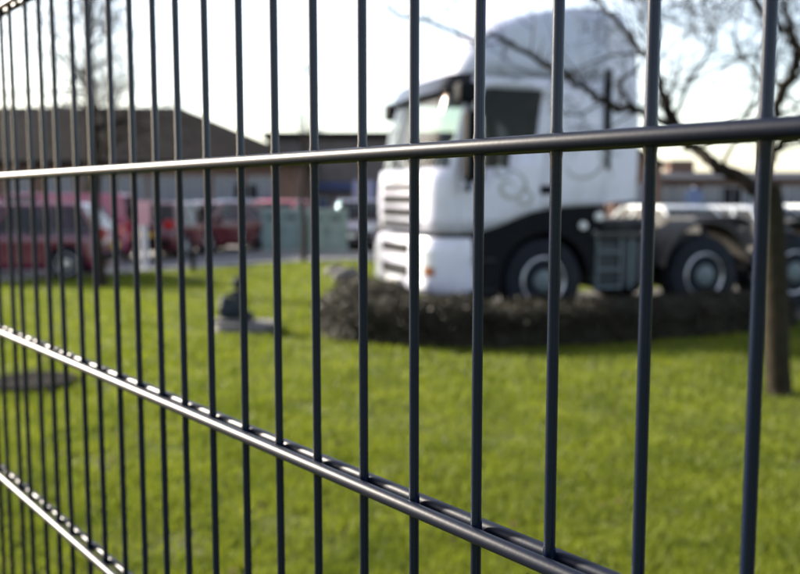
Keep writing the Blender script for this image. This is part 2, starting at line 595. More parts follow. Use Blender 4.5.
# ------------------------------------------------------------------ wheels
def wheel(parent, c, r, w, rimr, outer=-1, holes=10, name='wheel', deep=0.03):
    """axis along local y; outer=-1: the dressed face looks to -y"""
    o = -outer
    e = bpy.data.objects.new(name, None)
    e.empty_display_size = 0.1
    e.location = c
    link(e, parent)
    h = w / 2
    ty = [(rimr * 0.98, -h * .86), (rimr * 1.04, -h * .98), (r * .90, -h), (r * .97, -h * .86), (r, -h * .6), (r, h * .6), (r * .97, h * .86), (r * .9, h), (rimr * 1.04, h * .98), (rimr * .98, h * .86)]
    MB().lathe(ty, n=48).build('tyre', M['rubber'], e, smooth=True)
    q = [(rimr, -h * .9), (rimr * .95, -h * .96), (rimr * .88, -h * .86), (rimr * .84, -h * .86 + deep), (rimr * .62, -h * .86 + deep * 1.4), (rimr * .5, -h * .86 + deep * .6),
         (rimr * .46, -h * .86 - deep * .2), (rimr * .44, -h * .86 - deep * .9), (rimr * .3, -h * .86 - deep * 1.2), (0, -h * .86 - deep * 1.25)]
    q = [(a, b * o) for a, b in q]
    MB().lathe([(rimr * .97, 0)] + q[:4] + [(q[3][0], 0)], n=40).build('rim', M['rim'], e, smooth=True)
    MB().lathe(q[3:6] + [(q[5][0], 0)], n=40).build('disc', M['hub'], e, smooth=True)
    MB().lathe(q[5:], n=24).build('hub', M['rim' if r < .4 else 'alu'], e, smooth=True)
    hole = None
    for k in range(holes):
        t = 2 * math.pi * k / holes
        if hole is None:
            hole = MB().lathe([(0, -.012), (rimr * .085, -.012), (rimr * .085, .012), (0, .012)], n=10).build('hand_hole', M['black'], e)
            p_ = hole
        else:
            p_ = hole.copy()
            COL.objects.link(p_)
        p_.location = (math.cos(t) * rimr * .73, (-h * .86 + deep * 1.1) * o, math.sin(t) * rimr * .73)
    return e


# ------------------------------------------------------------------ the truck
def truck():
    T = thing('tractor_unit', 'white high-roof lorry tractor unit without trailer parked behind the low hedge', 'lorry', T0, TH)
    T.scale = (1, .93, 1)
    YC = 1.25
    SR = 0.78

    def zb(s):                                # lower edge of the white cab side
        return float(np.interp(s, [-1.6, -1.05, -.8, -.5, -.25, .05, .4, .9], [1.12, 1.12, 1.15, 1.25, 1.35, 1.41, 1.43, 1.45]))

    LV = [(1.0, -1.40, 1.235, .26), (1.3, -1.42, 1.245, .26), (1.55, -1.42, 1.25, .26), (1.72, -1.41, 1.25, .26), (1.88, -1.385, 1.25, .26), (2.1, -1.34, 1.247, .26),
          (2.35, -1.285, 1.242, .27), (2.6, -1.225, 1.236, .28), (2.8, -1.175, 1.23, .29), (2.95, -1.12, 1.225, .31),
          (2.97, -1.10, 1.245, .30), (3.12, -1.03, 1.245, .30), (3.32, -.92, 1.24, .31), (3.5, -.75, 1.23, .33), (3.64, -.48, 1.215, .36), (3.74, -.12, 1.19, .36), (3.80, .16, 1.13, .33), (3.83, .36, 1.02, .26), (3.84, .5, .75, .15)]
    TS = [0, .12, .24, .36, .44, .513, .60, .68, .76, .84, .91, .97, 1.0]
    AR = [15, 30, 45, 60, 75, 90]
    FV = [.82, .62, .42, .21, 0]
    bulge = 0.07

    def ring(l):
        z, sf, hw, rc = LV[l]
        sc = sf + rc
        pts = []
        for t in TS:
            pts.append((SR + (sc - SR) * t, -hw))
        for a in AR:
            a = R(a)
            pts.append((sc - rc * math.sin(a), -hw + rc * (1 - math.cos(a))))
        yf = hw - rc
        for v in FV:
            pts.append((sf, -yf * v))
        full = pts + [(x, -y) for x, y in pts[-2::-1]]
        out = []
        for (x, y) in full:
            if x < sc:
                x -= bulge * (1 - (y / hw) ** 2) * min(1, (sc - x) / rc)
            zz = z
            if z < 1.5:
                lo = zb(x)
                zz = lo if l == 0 else max(z, lo + 0.06 * l)
            out.append((x, y + YC, zz))
        return out

    rings = [ring(l) for l in range(len(LV))]
    NP = len(rings[0])
    half = NP // 2
    nT = len(TS)
    V = [p for r in rings for p in r]
    parts = {}

    def name_of(i, l):
        j = i if i < half else NP - 2 - i     # mirrored segment index
        far = i >= half
        sfx = 'F' if far else 'N'
        if l >= 9:
            return 'roof'
        if 4 <= l <= 7 and j >= nT + 1:
            return 'windscreen'
        if 5 <= j <= 10:
            if 5 <= l <= 7 or (l == 4 and j >= 7) or (l == 3 and j >= 9):
                return 'sidewin' + sfx
        if 4 <= j <= 11:
            return 'door' + sfx
        return 'shell'

    for l in range(len(LV) - 1):
        for i in range(NP - 1):
            a, b = l * NP + i, l * NP + i + 1
            parts.setdefault(name_of(i, l), []).append((a, b, b + NP, a + NP))
        a, b = l * NP + NP - 1, l * NP          # rear wall
        parts.setdefault('roof' if l >= 9 else 'shell', []).append((a, b, b + NP, a + NP))
    top = (len(LV) - 1) * NP
    parts['roof'].append(tuple(top + i for i in range(NP)))

    def sub(key, name, m, parent, smooth=True, solid=0.0):
        fs = parts[key]
        idx = sorted({i for f in fs for i in f})
        mp = {k: n for n, k in enumerate(idx)}
        me = bpy.data.meshes.new(name)
        me.from_pydata([V[i] for i in idx], [], [tuple(mp[i] for i in f) for f in fs])
        for p in me.polygons:
            p.use_smooth = smooth
        me.materials.append(m)
        o = link(bpy.data.objects.new(name, me), parent)
        if solid:
            md = o.modifiers.new('thickness', 'SOLIDIFY')
            md.thickness = solid
            md.offset = 0
        return o

    sub('shell', 'cab', M['white'], T, solid=0.02)
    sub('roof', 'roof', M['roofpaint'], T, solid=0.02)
    sub('windscreen', 'windscreen', M['glass'], T)
    dn = sub('doorN', 'door', M['white'], T, solid=0.02)
    df = sub('doorF', 'door', M['white'], T, solid=0.02)
    sub('sidewinN', 'window', M['cabside'], dn)
    sub('sidewinF', 'window', M['glass'], df)

    def yn(z):                                # near side skin
        return YC - np.interp(z, [a[0] for a in LV], [a[2] for a in LV])

    def front(y, z, off=0.0):
        sf = np.interp(z, [a[0] for a in LV], [a[1] for a in LV])
        hw = np.interp(z, [a[0] for a in LV], [a[2] for a in LV])
        rc = np.interp(z, [a[0] for a in LV], [a[3] for a in LV])
        u = abs(y - YC)
        yf = hw - rc
        x = sf
        if u > yf:
            k = min(1, (u - yf) / rc)
            x = sf + rc * (1 - math.sqrt(1 - k * k))
        return x - bulge * (1 - ((y - YC) / hw) ** 2) * min(1, (sf + rc - x) / rc) - off

    # door furniture
    MB().box(-.10, .10, float(yn(1.62)) - .018, float(yn(1.62)) + .004, 1.57, 1.68).build('handle', M['black'], dn, bevel=.006)
    yf_ = 2 * YC - float(yn(1.62))
    MB().box(-.10, .10, yf_ - .004, yf_ + .018, 1.57, 1.68).build('handle', M['black'], df, bevel=.006)
    # swirling grey door graphic
    for cx, cz, r0, turns, ph, sc_ in ((-.50, 1.66, .05, 1.25, .6, .26), (-.33, 1.52, .04, 1.0, 2.4, .16), (.32, 1.95, .05, .55, 3.9, .6), (-.62, 1.86, .03, .9, 1.0, .14)):
        mb = MB()
        n = 40
        vs, fs = [], []
        for k in range(n + 1):
            t = k / n
            a = ph + turns * 2 * math.pi * t
            r = r0 + (sc_ - r0) * t
            wv = .022 * math.sin(math.pi * min(1, t * .95 + .05)) + .004
            for q in (-wv, wv):
                x, z = cx + (r + q) * math.cos(a), cz + (r + q) * math.sin(a) * .8
                vs.append((x, float(yn(z)) - .0135, max(z, zb(x) + .02)))
        for k in range(n):
            fs.append((2 * k, 2 * k + 1, 2 * k + 3, 2 * k + 2))
        mb.add(vs, fs).build('graphic', M['decal'], dn)
    # grille: dark slots in the front panel
    for z, h in ((1.66, .07), (1.51, .11), (1.35, .11), (1.20, .08)):
        vs, fs = [], []
        n = 14
        for k in range(n + 1):
            y = .52 + 1.46 * k / n
            for zz in (z - h / 2, z + h / 2):
                vs.append((front(y, zz, .016), y, zz))
                vs.append((front(y, zz, -.02), y, zz))
        for k in range(n):
            a = 4 * k
            fs += [(a, a + 4, a + 6, a + 2), (a, a + 1, a + 5, a + 4), (a + 2, a + 6, a + 7, a + 3)]
        fs += [(0, 2, 3, 1), (4 * n, 4 * n + 1, 4 * n + 3, 4 * n + 2)]
        MB().add(vs, fs).build('grille_slot', M['black'], T)
    MB().box(front(1.25, 1.76, .02) - .004, front(1.25, 1.76, .02) + .02, .98, 1.52, 1.735, 1.775).build('badge_bar', M['chrome'], T, bevel=.006)
    # wipers
    for y0, y1 in ((.55, 1.1), (1.2, 1.8)):
        MB().tube([(front(y0, 1.9, .03), y0, 1.87), (front(y1, 2.02, .035), y1, 2.05)], .012, 6).build('wiper', M['black'], T)

    # sun visor over the screen
    vs, fs = [], []
    n = 24
    for k in range(n + 1):
        y = .03 + 2.44 * k / n
        z0, z1 = 2.77, 2.97
        a = front(y, 2.85, .13)
        b = front(y, 2.97, .05)
        vs += [(a, y, z0), (b, y, z1), (a + .02, y, z0 + .004), (b + .03, y, z1 + .002)]
    for k in range(n):
        q = 4 * k
        fs += [(q, q + 4, q + 5, q + 1), (q + 2, q + 3, q + 7, q + 6), (q, q + 2, q + 6, q + 4), (q + 1, q + 5, q + 7, q + 3)]
    fs += [(0, 1, 3, 2), (4 * n, 4 * n + 2, 4 * n + 3, 4 * n + 1)]
    MB().add(vs, fs).build('sun_visor', M['smoked'], T, smooth=True)
    # marker lamps on the roof front
    for y in (.55, 1.95):
        MB().box(front(y, 3.1, .03), front(y, 3.1, .03) + .08, y - .1, y + .1, 3.06, 3.14).build('marker_lamp', M['amber'], T, bevel=.015)

    # bumper
    def bump_ring(z, sf, hw, rc, s_end):
        p = [(s_end, -hw), ((s_end + sf + rc) / 2, -hw)]
        for a in (0, 15, 30, 45, 60, 75, 90):
            a = R(a)
            p.append((sf + rc - rc * math.sin(a), -hw + rc * (1 - math.cos(a))))
        for v in (.66, .33, 0):
            p.append((sf, -(hw - rc) * v))
        q = p + [(x, -y) for x, y in p[-2::-1]]
        return [(x - (.09 * (1 - (y / hw) ** 2) if x < sf + rc else 0), y + YC, z) for x, y in q]

    LB = [(.36, -1.36, 1.20, .3), (.42, -1.44, 1.235, .3), (.6, -1.47, 1.25, .3), (.86, -1.47, 1.25, .3), (1.0, -1.45, 1.25, .3), (1.06, -1.42, 1.235, .3)]
    br = [bump_ring(z, a, b, c, -.98 + .08 * (z < .5)) for z, a, b, c in LB]
    n = len(br[0])
    vs = [p for r in br for p in r]
    fs = [(l * n + i, l * n + i + 1, (l + 1) * n + i + 1, (l + 1) * n + i) for l in range(len(br) - 1) for i in range(n - 1)]
    fs += [tuple(range(n)), tuple((len(br) - 1) * n + i for i in range(n))[::-1]]
    fs += [tuple([l * n for l in range(len(br))]), tuple([l * n + n - 1 for l in range(len(br))])[::-1]]
    bu = MB().add(vs, fs).build('bumper', M['white'], T, smooth=True, angle=50)

    def bx(y, z, off):
        hw, rc, sf = 1.25, .3, -1.47
        u = abs(y - YC)
        x = sf
        if u > hw - rc:
            k = min(1, (u - hw + rc) / rc)
            x = sf + rc * (1 - math.sqrt(1 - k * k))
        return x - .09 * (1 - ((y - YC) / hw) ** 2) - off

    def patch(name, m, parent, y0, y1, z0, z1, off=.012, n=10):
        vs, fs = [], []
        for k in range(n + 1):
            y = y0 + (y1 - y0) * k / n
            vs += [(bx(y, 0, off), y, z0), (bx(y, 0, off), y, z1), (bx(y, 0, -.03), y, z0), (bx(y, 0, -.03), y, z1)]
        for k in range(n):
            q = 4 * k
            fs += [(q, q + 1, q + 5, q + 4), (q, q + 4, q + 6, q + 2), (q + 1, q + 3, q + 7, q + 5)]
        fs += [(0, 2, 3, 1), (4 * n, 4 * n + 1, 4 * n + 3, 4 * n + 2)]
        return MB().add(vs, fs).build(name, m, parent)

    patch('air_intake', M['black'], bu, .72, 1.78, .85, .97)
    patch('air_intake', M['black'], bu, .72, 1.78, .57, .71)
    for ya, yb in ((.10, .56), (1.94, 2.40)):
        hl = patch('headlight', M['lens'], bu, ya, yb, .62, .92, .014)
        lo, hi = (ya, ya + .12) if ya < 1 else (yb - .12, yb)
        patch('indicator', M['amber'], hl, lo, hi, .62, .72, .02)
        patch('fog_lamp', M['lens'], bu, ya + .1, yb - .06, .46, .54, .012)
    patch('number_plate', M['platewhite'], bu, .99, 1.51, .42, .53, .02)

    # black wheel-arch panel below each cab side
    for side in (0, 1):
        poly = [(-1.0, .34), (-1.0, 1.10)]
        for s_ in np.linspace(-.95, .76, 16):
            poly.append((float(s_), zb(float(s_)) - .004))
        poly += [(.76, 1.13), (.64, 1.13), (.64, .62)]
        for a in range(10, 171, 10):
            poly.append((.60 * math.cos(R(a)), .52 + .60 * math.sin(R(a))))
        poly.append((-.62, .34))
        y0, y1 = (.012, .30) if side == 0 else (2.2, 2.488)
        a = MB().prism(poly, y0, y1).build('arch_panel', M['black'], T)
        for zz in (.42, .78):
            yy = (-.02, .22) if side == 0 else (2.28, 2.52)
            MB().box(-.98, -.68, yy[0], yy[1], zz, zz + .03).build('step', M['darkgrey'], a, bevel=.004)
    MB().box(-1.3, .6, .3, 2.2, .55, 1.12).build('engine_block', M['black'], T)
    # cab interior
    it = MB().box(.22, .26, .06, 2.44, 1.2, 3.2).build('curtain', M['curtain'], T)
    MB().box(-1.22, -.86, .12, 2.38, 1.35, 1.80).build('dashboard', M['interior'], T, bevel=.05)
    MB().box(-1.15, .74, .06, 2.44, 1.46, 1.50).build('cab_floor', M['interior'], T)
    for y in (.35, 1.6):
        s_ = MB().box(-.55, -.05, y, y + .5, 1.3, 1.72).build('seat', M['interior'], T, bevel=.05)
        MB().box(-.12, .06, y, y + .5, 1.66, 2.35).build('backrest', M['interior'], s_, bevel=.05)
        MB().box(-.08, .04, y + .12, y + .38, 2.38, 2.6).build('headrest', M['interior'], s_, bevel=.04)
    sw = MB()
    sw.tube([(-.78 + .06 * math.sin(t), 1.85 + .22 * math.cos(t), 1.86 + .18 * math.sin(t)) for t in np.linspace(0, 2 * math.pi, 25)], .016, 6, cap=False)
    sw.tube([(-.78, 1.85, 1.86), (-.95, 1.85, 1.72)], .03, 6)
    sw.build('steering_wheel', M['black'], T)
    # mirrors
    for side in (0, 1):
        sg = -1 if side == 0 else 1
        ye = 0 if side == 0 else 2.5
        mr = MB().box(-1.16, -.98, min(ye + sg * .08, ye + sg * .30), max(ye + sg * .08, ye + sg * .30), 1.72, 2.52).build('mirror', M['black'], T, bevel=.05, seg=3, smooth=True)
        MB().box(-.985, -.975, min(ye + sg * .10, ye + sg * .28), max(ye + sg * .10, ye + sg * .28), 1.78, 2.46).build('mirror_glass', M['chrome'], mr)
        MB().tube([(-1.0, ye - sg * .02, 2.62), (-1.1, ye + sg * .18, 2.6), (-1.08, ye + sg * .19, 2.4)], .03, 8).build('mirror_arm', M['black'], mr, smooth=True)
        MB().tube([(-1.02, ye - sg * .02, 1.62), (-1.1, ye + sg * .18, 1.66), (-1.08, ye + sg * .19, 1.8)], .03, 8).build('mirror_arm', M['black'], mr, smooth=True)
        MB().box(-1.24, -1.02, min(ye + sg * .02, ye + sg * .26), max(ye + sg * .02, ye + sg * .26), 2.60, 2.84).build('wide_angle_mirror', M['black'], mr, bevel=.05, seg=3, smooth=True)
    # side deflectors behind the cab with the black gap strip
    for side in (0, 1):
        y0, y1 = (.03, .07) if side == 0 else (2.43, 2.47)
        poly = [(.795, 1.46), (1.26, 1.50), (1.28, 2.4), (1.25, 3.0), (1.2, 3.5), (1.08, 3.62), (.795, 3.66)]
        d_ = MB().prism(poly, y0, y1).build('side_deflector', M['white'], T, bevel=.012)
        yy = (-.004, .06) if side == 0 else (2.44, 2.504)
        MB().box(.76, .86, yy[0], yy[1], 1.88, 3.08).build('gap_strip', M['black'], d_)
    MB().prism([(.46, 3.83), (.81, 3.86), (1.14, 3.78), (1.22, 3.6), (.82, 3.62), (.46, 3.7)], .22, 2.28).build('roof_deflector', M['roofpaint'], T, bevel=.03, smooth=True)
    # air intake stack
    MB().box(.86, 1.08, 2.0, 2.3, 1.3, 3.3).build('intake_stack', M['black'], T, bevel=.03)
    # chassis
    for y in (.82, 1.60):
        MB().box(-.9, 4.95, y, y + .08, .78, 1.04).build('chassis_rail', M['darkgrey'], T)
    for x in (1.4, 2.2, 3.0, 4.3, 4.82):
        MB().box(x, x + .12, .9, 1.6, .82, 1.0).build('cross_member', M['darkgrey'], T)
    for x in (2.35, 3.82):
        MB().tube([(x, .2, .52), (x, 2.3, .52)], .09, 12).build('axle', M['darkgrey'], T)
        MB().tube([(x, .95, .52), (x, 1.55, .52)], .24, 16).build('differential', M['darkgrey'], T, smooth=True)
    # fifth wheel
    fw = MB().prism([(2.7, 1.24), (2.75, 1.27), (3.45, 1.27), (3.75, 1.14), (3.75, 1.11), (3.4, 1.2), (2.7, 1.2)], .8, 1.7).build('fifth_wheel', M['darkgrey'], T, bevel=.01)
    MB().box(2.8, 3.4, .82, 1.68, 1.04, 1.2).build('mount', M['darkgrey'], fw)
    # tank and step box on the near side, tank on the far side
    tk = MB().box(.68, 1.58, .06, .74, .40, 1.02).build('side_tank', M['bluegrey'], T, bevel=.07, seg=4, smooth=True)
    MB().box(.66, 1.62, .02, .80, 1.035, 1.085).build('catwalk', M['catwalk'], tk, bevel=.01)
    for x in (.72, 1.06):
        MB().tube([(x, .035, .38), (x, .035, 1.03)], .022, 8).build('step_upright', M['alu'], tk, smooth=True)
    for z in (.40, .62, .84):
        MB().box(.71, 1.07, .0, .055, z, z + .035).build('step_rung', M['alu'], tk, bevel=.005)
    for x in (1.2, 1.46):
        MB().box(x, x + .045, .048, .752, .39, 1.026).build('tank_strap', M['alu'], tk)
    MB().box(.68, 1.6, 1.76, 2.44, .4, 1.02).build('side_tank', M['alu'], T, bevel=.12, seg=4, smooth=True)
    MB().box(.82, 2.0, .84, 1.68, 1.045, 1.08).build('deck_plate', M['catwalk'], T)
    # brake lines behind the cab
    for k, y in enumerate((1.0, 1.2, 1.4)):
        pts = [(.95, y, 2.0), (1.15, y - .1, 1.5 + .05 * k), (1.45, y + .05, 1.32), (1.5, y, 1.7), (1.0, y + .05, 2.05)]
        MB().tube(pts, .02, 6).build('brake_line', M['redlens'] if k == 1 else M['black'], T, smooth=True)
    # round lamps / reservoirs catching the light
    for x, z, r in ((.5, 1.19, .055), (.72, 1.30, .06)):
        MB().lathe([(0, -.03), (r * .8, -.028), (r, -.005), (r, .03)], c=(x, .0, z), n=20).build('round_lamp', M['lens'], T, smooth=True)
    MB().tube([(.9, .30, 1.18), (1.5, .30, 1.18)], .085, 16).build('air_tank', M['darkgrey'], T, smooth=True)
    # wheels and mudguards
    for x in (0, 2.35, 3.82):
        tw_ = .30 if x == 0 else .34
        for side in (0, 1):
            yc = (.04 + tw_ / 2) if side == 0 else (2.46 - tw_ / 2)
            w_ = wheel(T, (x, yc, .52), .52, tw_, .30, -1 if side == 0 else 1)
            if x == 3.82:
                yi = yc + (.36 if side == 0 else -.36)
                wheel(T, (x, yi, .52), .52, .3, .30, -1 if side == 0 else 1)
        if x:
            for side in (0, 1):
                y0, y1 = (.0, .62) if side == 0 else (1.88, 2.5)
                poly = []
                for a in range(8, 173, 8):
                    poly.append((x + .70 * math.cos(R(a)), .54 + .70 * math.sin(R(a))))
                for a in range(172, 7, -8):
                    poly.append((x + .665 * math.cos(R(a)), .54 + .665 * math.sin(R(a))))
                MB().prism(poly, y0, y1).build('mudguard', M['catwalk'], T, smooth=True)
    # rear lamps
    MB().box(4.95, 5.03, .1, 2.4, .62, .72).build('rear_bar', M['black'], T)
    for y in (.14, 2.0):
        MB().box(5.033, 5.06, y, y + .38, .6, .74).build('rear_lamp', M['redlens'], T, bevel=.01)


truck()


# ------------------------------------------------------------------ hedge round the lorry
def hedge():
    line = [tw(-1.6, 1.4), tw(-2.1, .6), tw(-2.33, -.1), tw(-1.9, -.78), tw(-.9, -1.15), tw(.6, -1.15), tw(2.0, -.95), tw(2.75, -.78)]
    P = [Vector((x, y, 0)) for x, y in line]
    # dense resample
    Q = []
    for i in range(len(P) - 1):
        p0, p1, p2, p3 = P[max(0, i - 1)], P[i], P[i + 1], P[min(len(P) - 1, i + 2)]
        for k in range(12):
            t = k / 12
            Q.append(0.5 * ((2 * p1) + (p2 - p0) * t + (2 * p0 - 5 * p1 + 4 * p2 - p3) * t * t + (3 * p1 - p0 - 3 * p2 + p3) * t ** 3))
    Q.append(P[-1])
    H = thing('low_hedge', 'low clipped brown-green hedge curving round the front of the white lorry', 'hedge', Q[20])
    o0 = Q[20]
    ns = 14
    vs, fs = [], []
    core = []
    for i, q in enumerate(Q):
        d = (Q[min(i + 1, len(Q) - 1)] - Q[max(i - 1, 0)]).normalized()
        n = Vector((-d.y, d.x, 0))
        e = min(1.0, 0.35 + min(i, len(Q) - 1 - i) * 0.13)
        for k in range(ns):
            a = math.pi * k / (ns - 1)
            # squarish arch section
            cx, cz = math.cos(a), math.sin(a)
            cx = math.copysign(abs(cx) ** 0.55, cx)
            cz = abs(cz) ** 0.5
            p = q + n * cx * 0.46 * e + Vector((0, 0, cz * (0.45 - .11 * max(0, i - 30) / 54 if i > 20 else 0.45 + .05 * (20 - i) / 20) * (0.75 + .25 * e)))
            k_ = 0.07 * noise.noise(p * 2.3) + 0.05 * noise.noise(p * 6.0)
            p = p + (n * cx + Vector((0, 0, cz))) * k_
            core.append((p, (n * cx + Vector((0, 0, cz))).normalized()))
            vs.append(p * 1 - o0 - (n * cx + Vector((0, 0, cz))) * 0.05)
    for i in range(len(Q) - 1):
        for k in range(ns - 1):
            a = i * ns + k
            fs.append((a, a + 1, a + ns + 1, a + ns))
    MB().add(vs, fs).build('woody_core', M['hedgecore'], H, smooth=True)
    # leaves
    N = 120000
    core_p = np.array([c[0] for c in core])
    core_n = np.array([c[1] for c in core])
    ii = rng.integers(0, len(Q) - 1, N)
    kk = rng.integers(0, ns - 1, N)
    u, w = rng.random((N, 1)), rng.random((N, 1))
    a = ii * ns + kk
    pt = (core_p[a] * (1 - u) + core_p[a + 1] * u) * (1 - w) + (core_p[a + ns] * (1 - u) + core_p[a + ns + 1] * u) * w
    nn = core_n[a]
    pt = pt + nn * (rng.normal(0, .035, (N, 1)) - .012) + rng.normal(0, .012, (N, 3)) - np.array(o0)
    t1 = rng.normal(0, 1, (N, 3))
    t1 /= np.linalg.norm(t1, axis=1, keepdims=True)
    t2 = np.cross(t1, nn + rng.normal(0, .6, (N, 3)))
    t2 /= np.linalg.norm(t2, axis=1, keepdims=True) + 1e-9
    s_ = (.006 + .01 * rng.random((N, 1)))
    v = np.stack([pt - t1 * s_ * 1.5, pt + t2 * s_ * .75, pt + t1 * s_ * 1.5, pt - t2 * s_ * .75], 1).astype(np.float32)
    me = bpy.data.meshes.new('leaves')
    me.vertices.add(N * 4)
    me.vertices.foreach_set('co', v.ravel())
    me.loops.add(N * 4)
    me.loops.foreach_set('vertex_index', np.arange(N * 4, dtype=np.int32))
    me.polygons.add(N)
    me.polygons.foreach_set('loop_start', np.arange(0, N * 4, 4, dtype=np.int32))
    me.update(calc_edges=True)
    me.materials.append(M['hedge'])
    tag(link(bpy.data.objects.new('leaves', me), H), kind='stuff')


hedge()


# ------------------------------------------------------------------ trees
def wander(p, d, length, n, wob, up=0.0):
    pts = [p.copy()]
    d = d.normalized()
    for k in range(n):
        d = (d + Vector((random.gauss(0, wob), random.gauss(0, wob), random.gauss(0, wob) + up))).normalized()
        p = p + d * (length / n)
        pts.append(p.copy())
    return pts, d


def grow(mb, p, d, length, rad, depth, up=0.03, nseg=6):
    pts, d2 = wander(p, d, length, nseg, 0.16, up)
    rads = [rad * (1 - 0.7 * k / nseg) for k in range(nseg + 1)]
    mb.tube(pts, rads, 5 if rad > .008 else 3, cap=False)
    if depth <= 0:
        return
    nb = random.randint(4, 6)
    for k in range(nb):
        t = random.uniform(0.25, 1.0)
        i = min(nseg - 1, int(t * nseg))
        q = pts[i] + (pts[i + 1] - pts[i]) * (t * nseg - i if i < nseg - 1 else .9)
        dd = (pts[i + 1] - pts[i]).normalized()
        side = dd.orthogonal().normalized()
        side.rotate(Matrix.Rotation(random.uniform(0, 6.283), 3, dd))
        nd = dd * random.uniform(.45, .9) + side * random.uniform(.5, .9)
        grow(mb, q, nd, length * random.uniform(.45, .7), max(.0045, rad * (1 - .6 * t) * random.uniform(.45, .65)), depth - 1, up, max(3, nseg - 1))


def smooth_path(pts, sub=5):
    out = []
    for i in range(len(pts) - 1):
        p0, p1, p2, p3 = pts[max(0, i - 1)], pts[i], pts[i + 1], pts[min(len(pts) - 1, i + 2)]
        for k in range(sub):
            t = k / sub
            out.append(0.5 * ((2 * p1) + (p2 - p0) * t + (2 * p0 - 5 * p1 + 4 * p2 - p3) * t * t + (3 * p1 - p0 - 3 * p2 + p3) * t ** 3))
    out.append(pts[-1])
    return out


def limb(T, twigs, pts, r0, r1, name='limb', m='bark', spawn=0, sl=.9, depth=2, wob=.012, n=8, up=.02):
    path = smooth_path([Vector(p) for p in pts])
    for k in range(1, len(path) - 1):
        path[k] = path[k] + Vector((random.gauss(0, wob), random.gauss(0, wob), random.gauss(0, wob)))
    rads = [r0 + (r1 - r0) * (k / (len(path) - 1)) ** .8 for k in range(len(path))]
    org = T.location
    MB().tube([p - org for p in path], rads, n).build(name, M[m], T, smooth=True, angle=80)
    for k in range(spawn):
        t = .18 + .82 * (k + random.random()) / spawn
        i = min(len(path) - 2, int(t * (len(path) - 1)))
        dd = (path[i + 1] - path[i]).normalized()
        side = dd.orthogonal().normalized()
        side.rotate(Matrix.Rotation(random.uniform(0, 6.283), 3, dd))
        nd = dd * random.uniform(.3, .8) + side * random.uniform(.6, 1) + Vector((0, 0, .15))
        grow(twigs, path[i] - org, nd, sl * random.uniform(.6, 1.2), max(.007, rads[i] * random.uniform(.3, .5)), depth, up)
    return path


def near_tree():
    g = ground(779, 396)
    T = thing('bare_tree', 'bare tree with forked mossy trunk standing on lawn right of the lorry', 'tree', g)
    Y = g.y
    tw_ = MB()
    tr = [g + Vector((0, 0, -.1)), g + Vector((0, 0, .05)), shot(777, 360, Y), shot(775, 290, Y + .02), shot(772, 220, Y + .05), shot(767, 185, Y + .05)]
    path = smooth_path(tr, 6)
    rads = [.21, .19, .165, .14, .122, .112] + [.097] * (len(path) - 6)
    MB().tube([p - g for p in path], rads, 14).build('trunk', M['barkgreen'], T, smooth=True, angle=80)
    top = path[-1]
    # left limb, forking
    a = limb(T, tw_, [path[-4], shot(738, 178, Y + .1), shot(712, 163, Y + .15), shot(689, 144, Y + .3), shot(672, 115, Y + .4), shot(661, 85, Y + .5), shot(655, 57, Y + .6), shot(640, 48, Y + .7), shot(618, 22, Y + .8), shot(590, -6, Y + 1.0), shot(560, -40, Y + 1.2)], .062, .012, spawn=13, sl=.9, depth=2)
    limb(T, tw_, [shot(689, 144, Y + .3), shot(672, 126, Y + .2), shot(640, 112, Y + .05), shot(608, 104, Y - .1), shot(588, 90, Y - .2), shot(560, 72, Y - .3), shot(530, 55, Y - .35), shot(501, 40, Y - .4), shot(472, 38, Y - .45), shot(430, 22, Y - .5), shot(385, 8, Y - .6)], .036, .009, spawn=13, sl=.6, depth=1)
    limb(T, tw_, [shot(640, 112, Y + .05), shot(618, 82, Y), shot(640, 66, Y + .1), shot(645, 40, Y + .2), shot(642, -5, Y + .4)], .02, .006, spawn=6, sl=.5, depth=1)
    limb(T, tw_, [shot(655, 57, Y + .6), shot(660, 30, Y + .5), shot(652, 0, Y + .4), shot(655, -50, Y + .3)], .026, .008, spawn=6, sl=.8)
    limb(T, tw_, [shot(675, 118, Y + .4), shot(690, 85, Y + .7), shot(712, 45, Y + 1.0), shot(705, 5, Y + 1.3), shot(715, -50, Y + 1.5)], .02, .006, spawn=8, sl=.9, depth=2)
    # right limbs
    limb(T, tw_, [path[-3], shot(766, 160, Y + .05), shot(773, 120, Y - .1), shot(784, 88, Y - .2), shot(797, 62, Y - .3), shot(790, 38, Y - .35), shot(770, 20, Y - .4), shot(745, -15, Y - .4), shot(735, -60, Y - .3)], .06, .014, spawn=11, sl=.9)
    limb(T, tw_, [shot(764, 172, Y + .05), shot(772, 152, Y), shot(790, 138, Y - .1), shot(815, 118, Y - .3), shot(850, 90, Y - .5), shot(880, 40, Y - .6), shot(890, -40, Y - .6)], .045, .01, spawn=12, sl=.8)
    limb(T, tw_, [shot(797, 62, Y - .3), shot(812, 30, Y - .3), shot(820, -30, Y - .2)], .028, .008, spawn=8, sl=.7)
    limb(T, tw_, [shot(784, 88, Y - .2), shot(752, 70, Y + .2), shot(735, 40, Y + .6), shot(742, 0, Y + .9), shot(735, -50, Y + 1.1)], .016, .005, spawn=7, sl=.7)
    tag(tw_.build('twigs', M['twig'], T), kind='stuff')


near_tree()


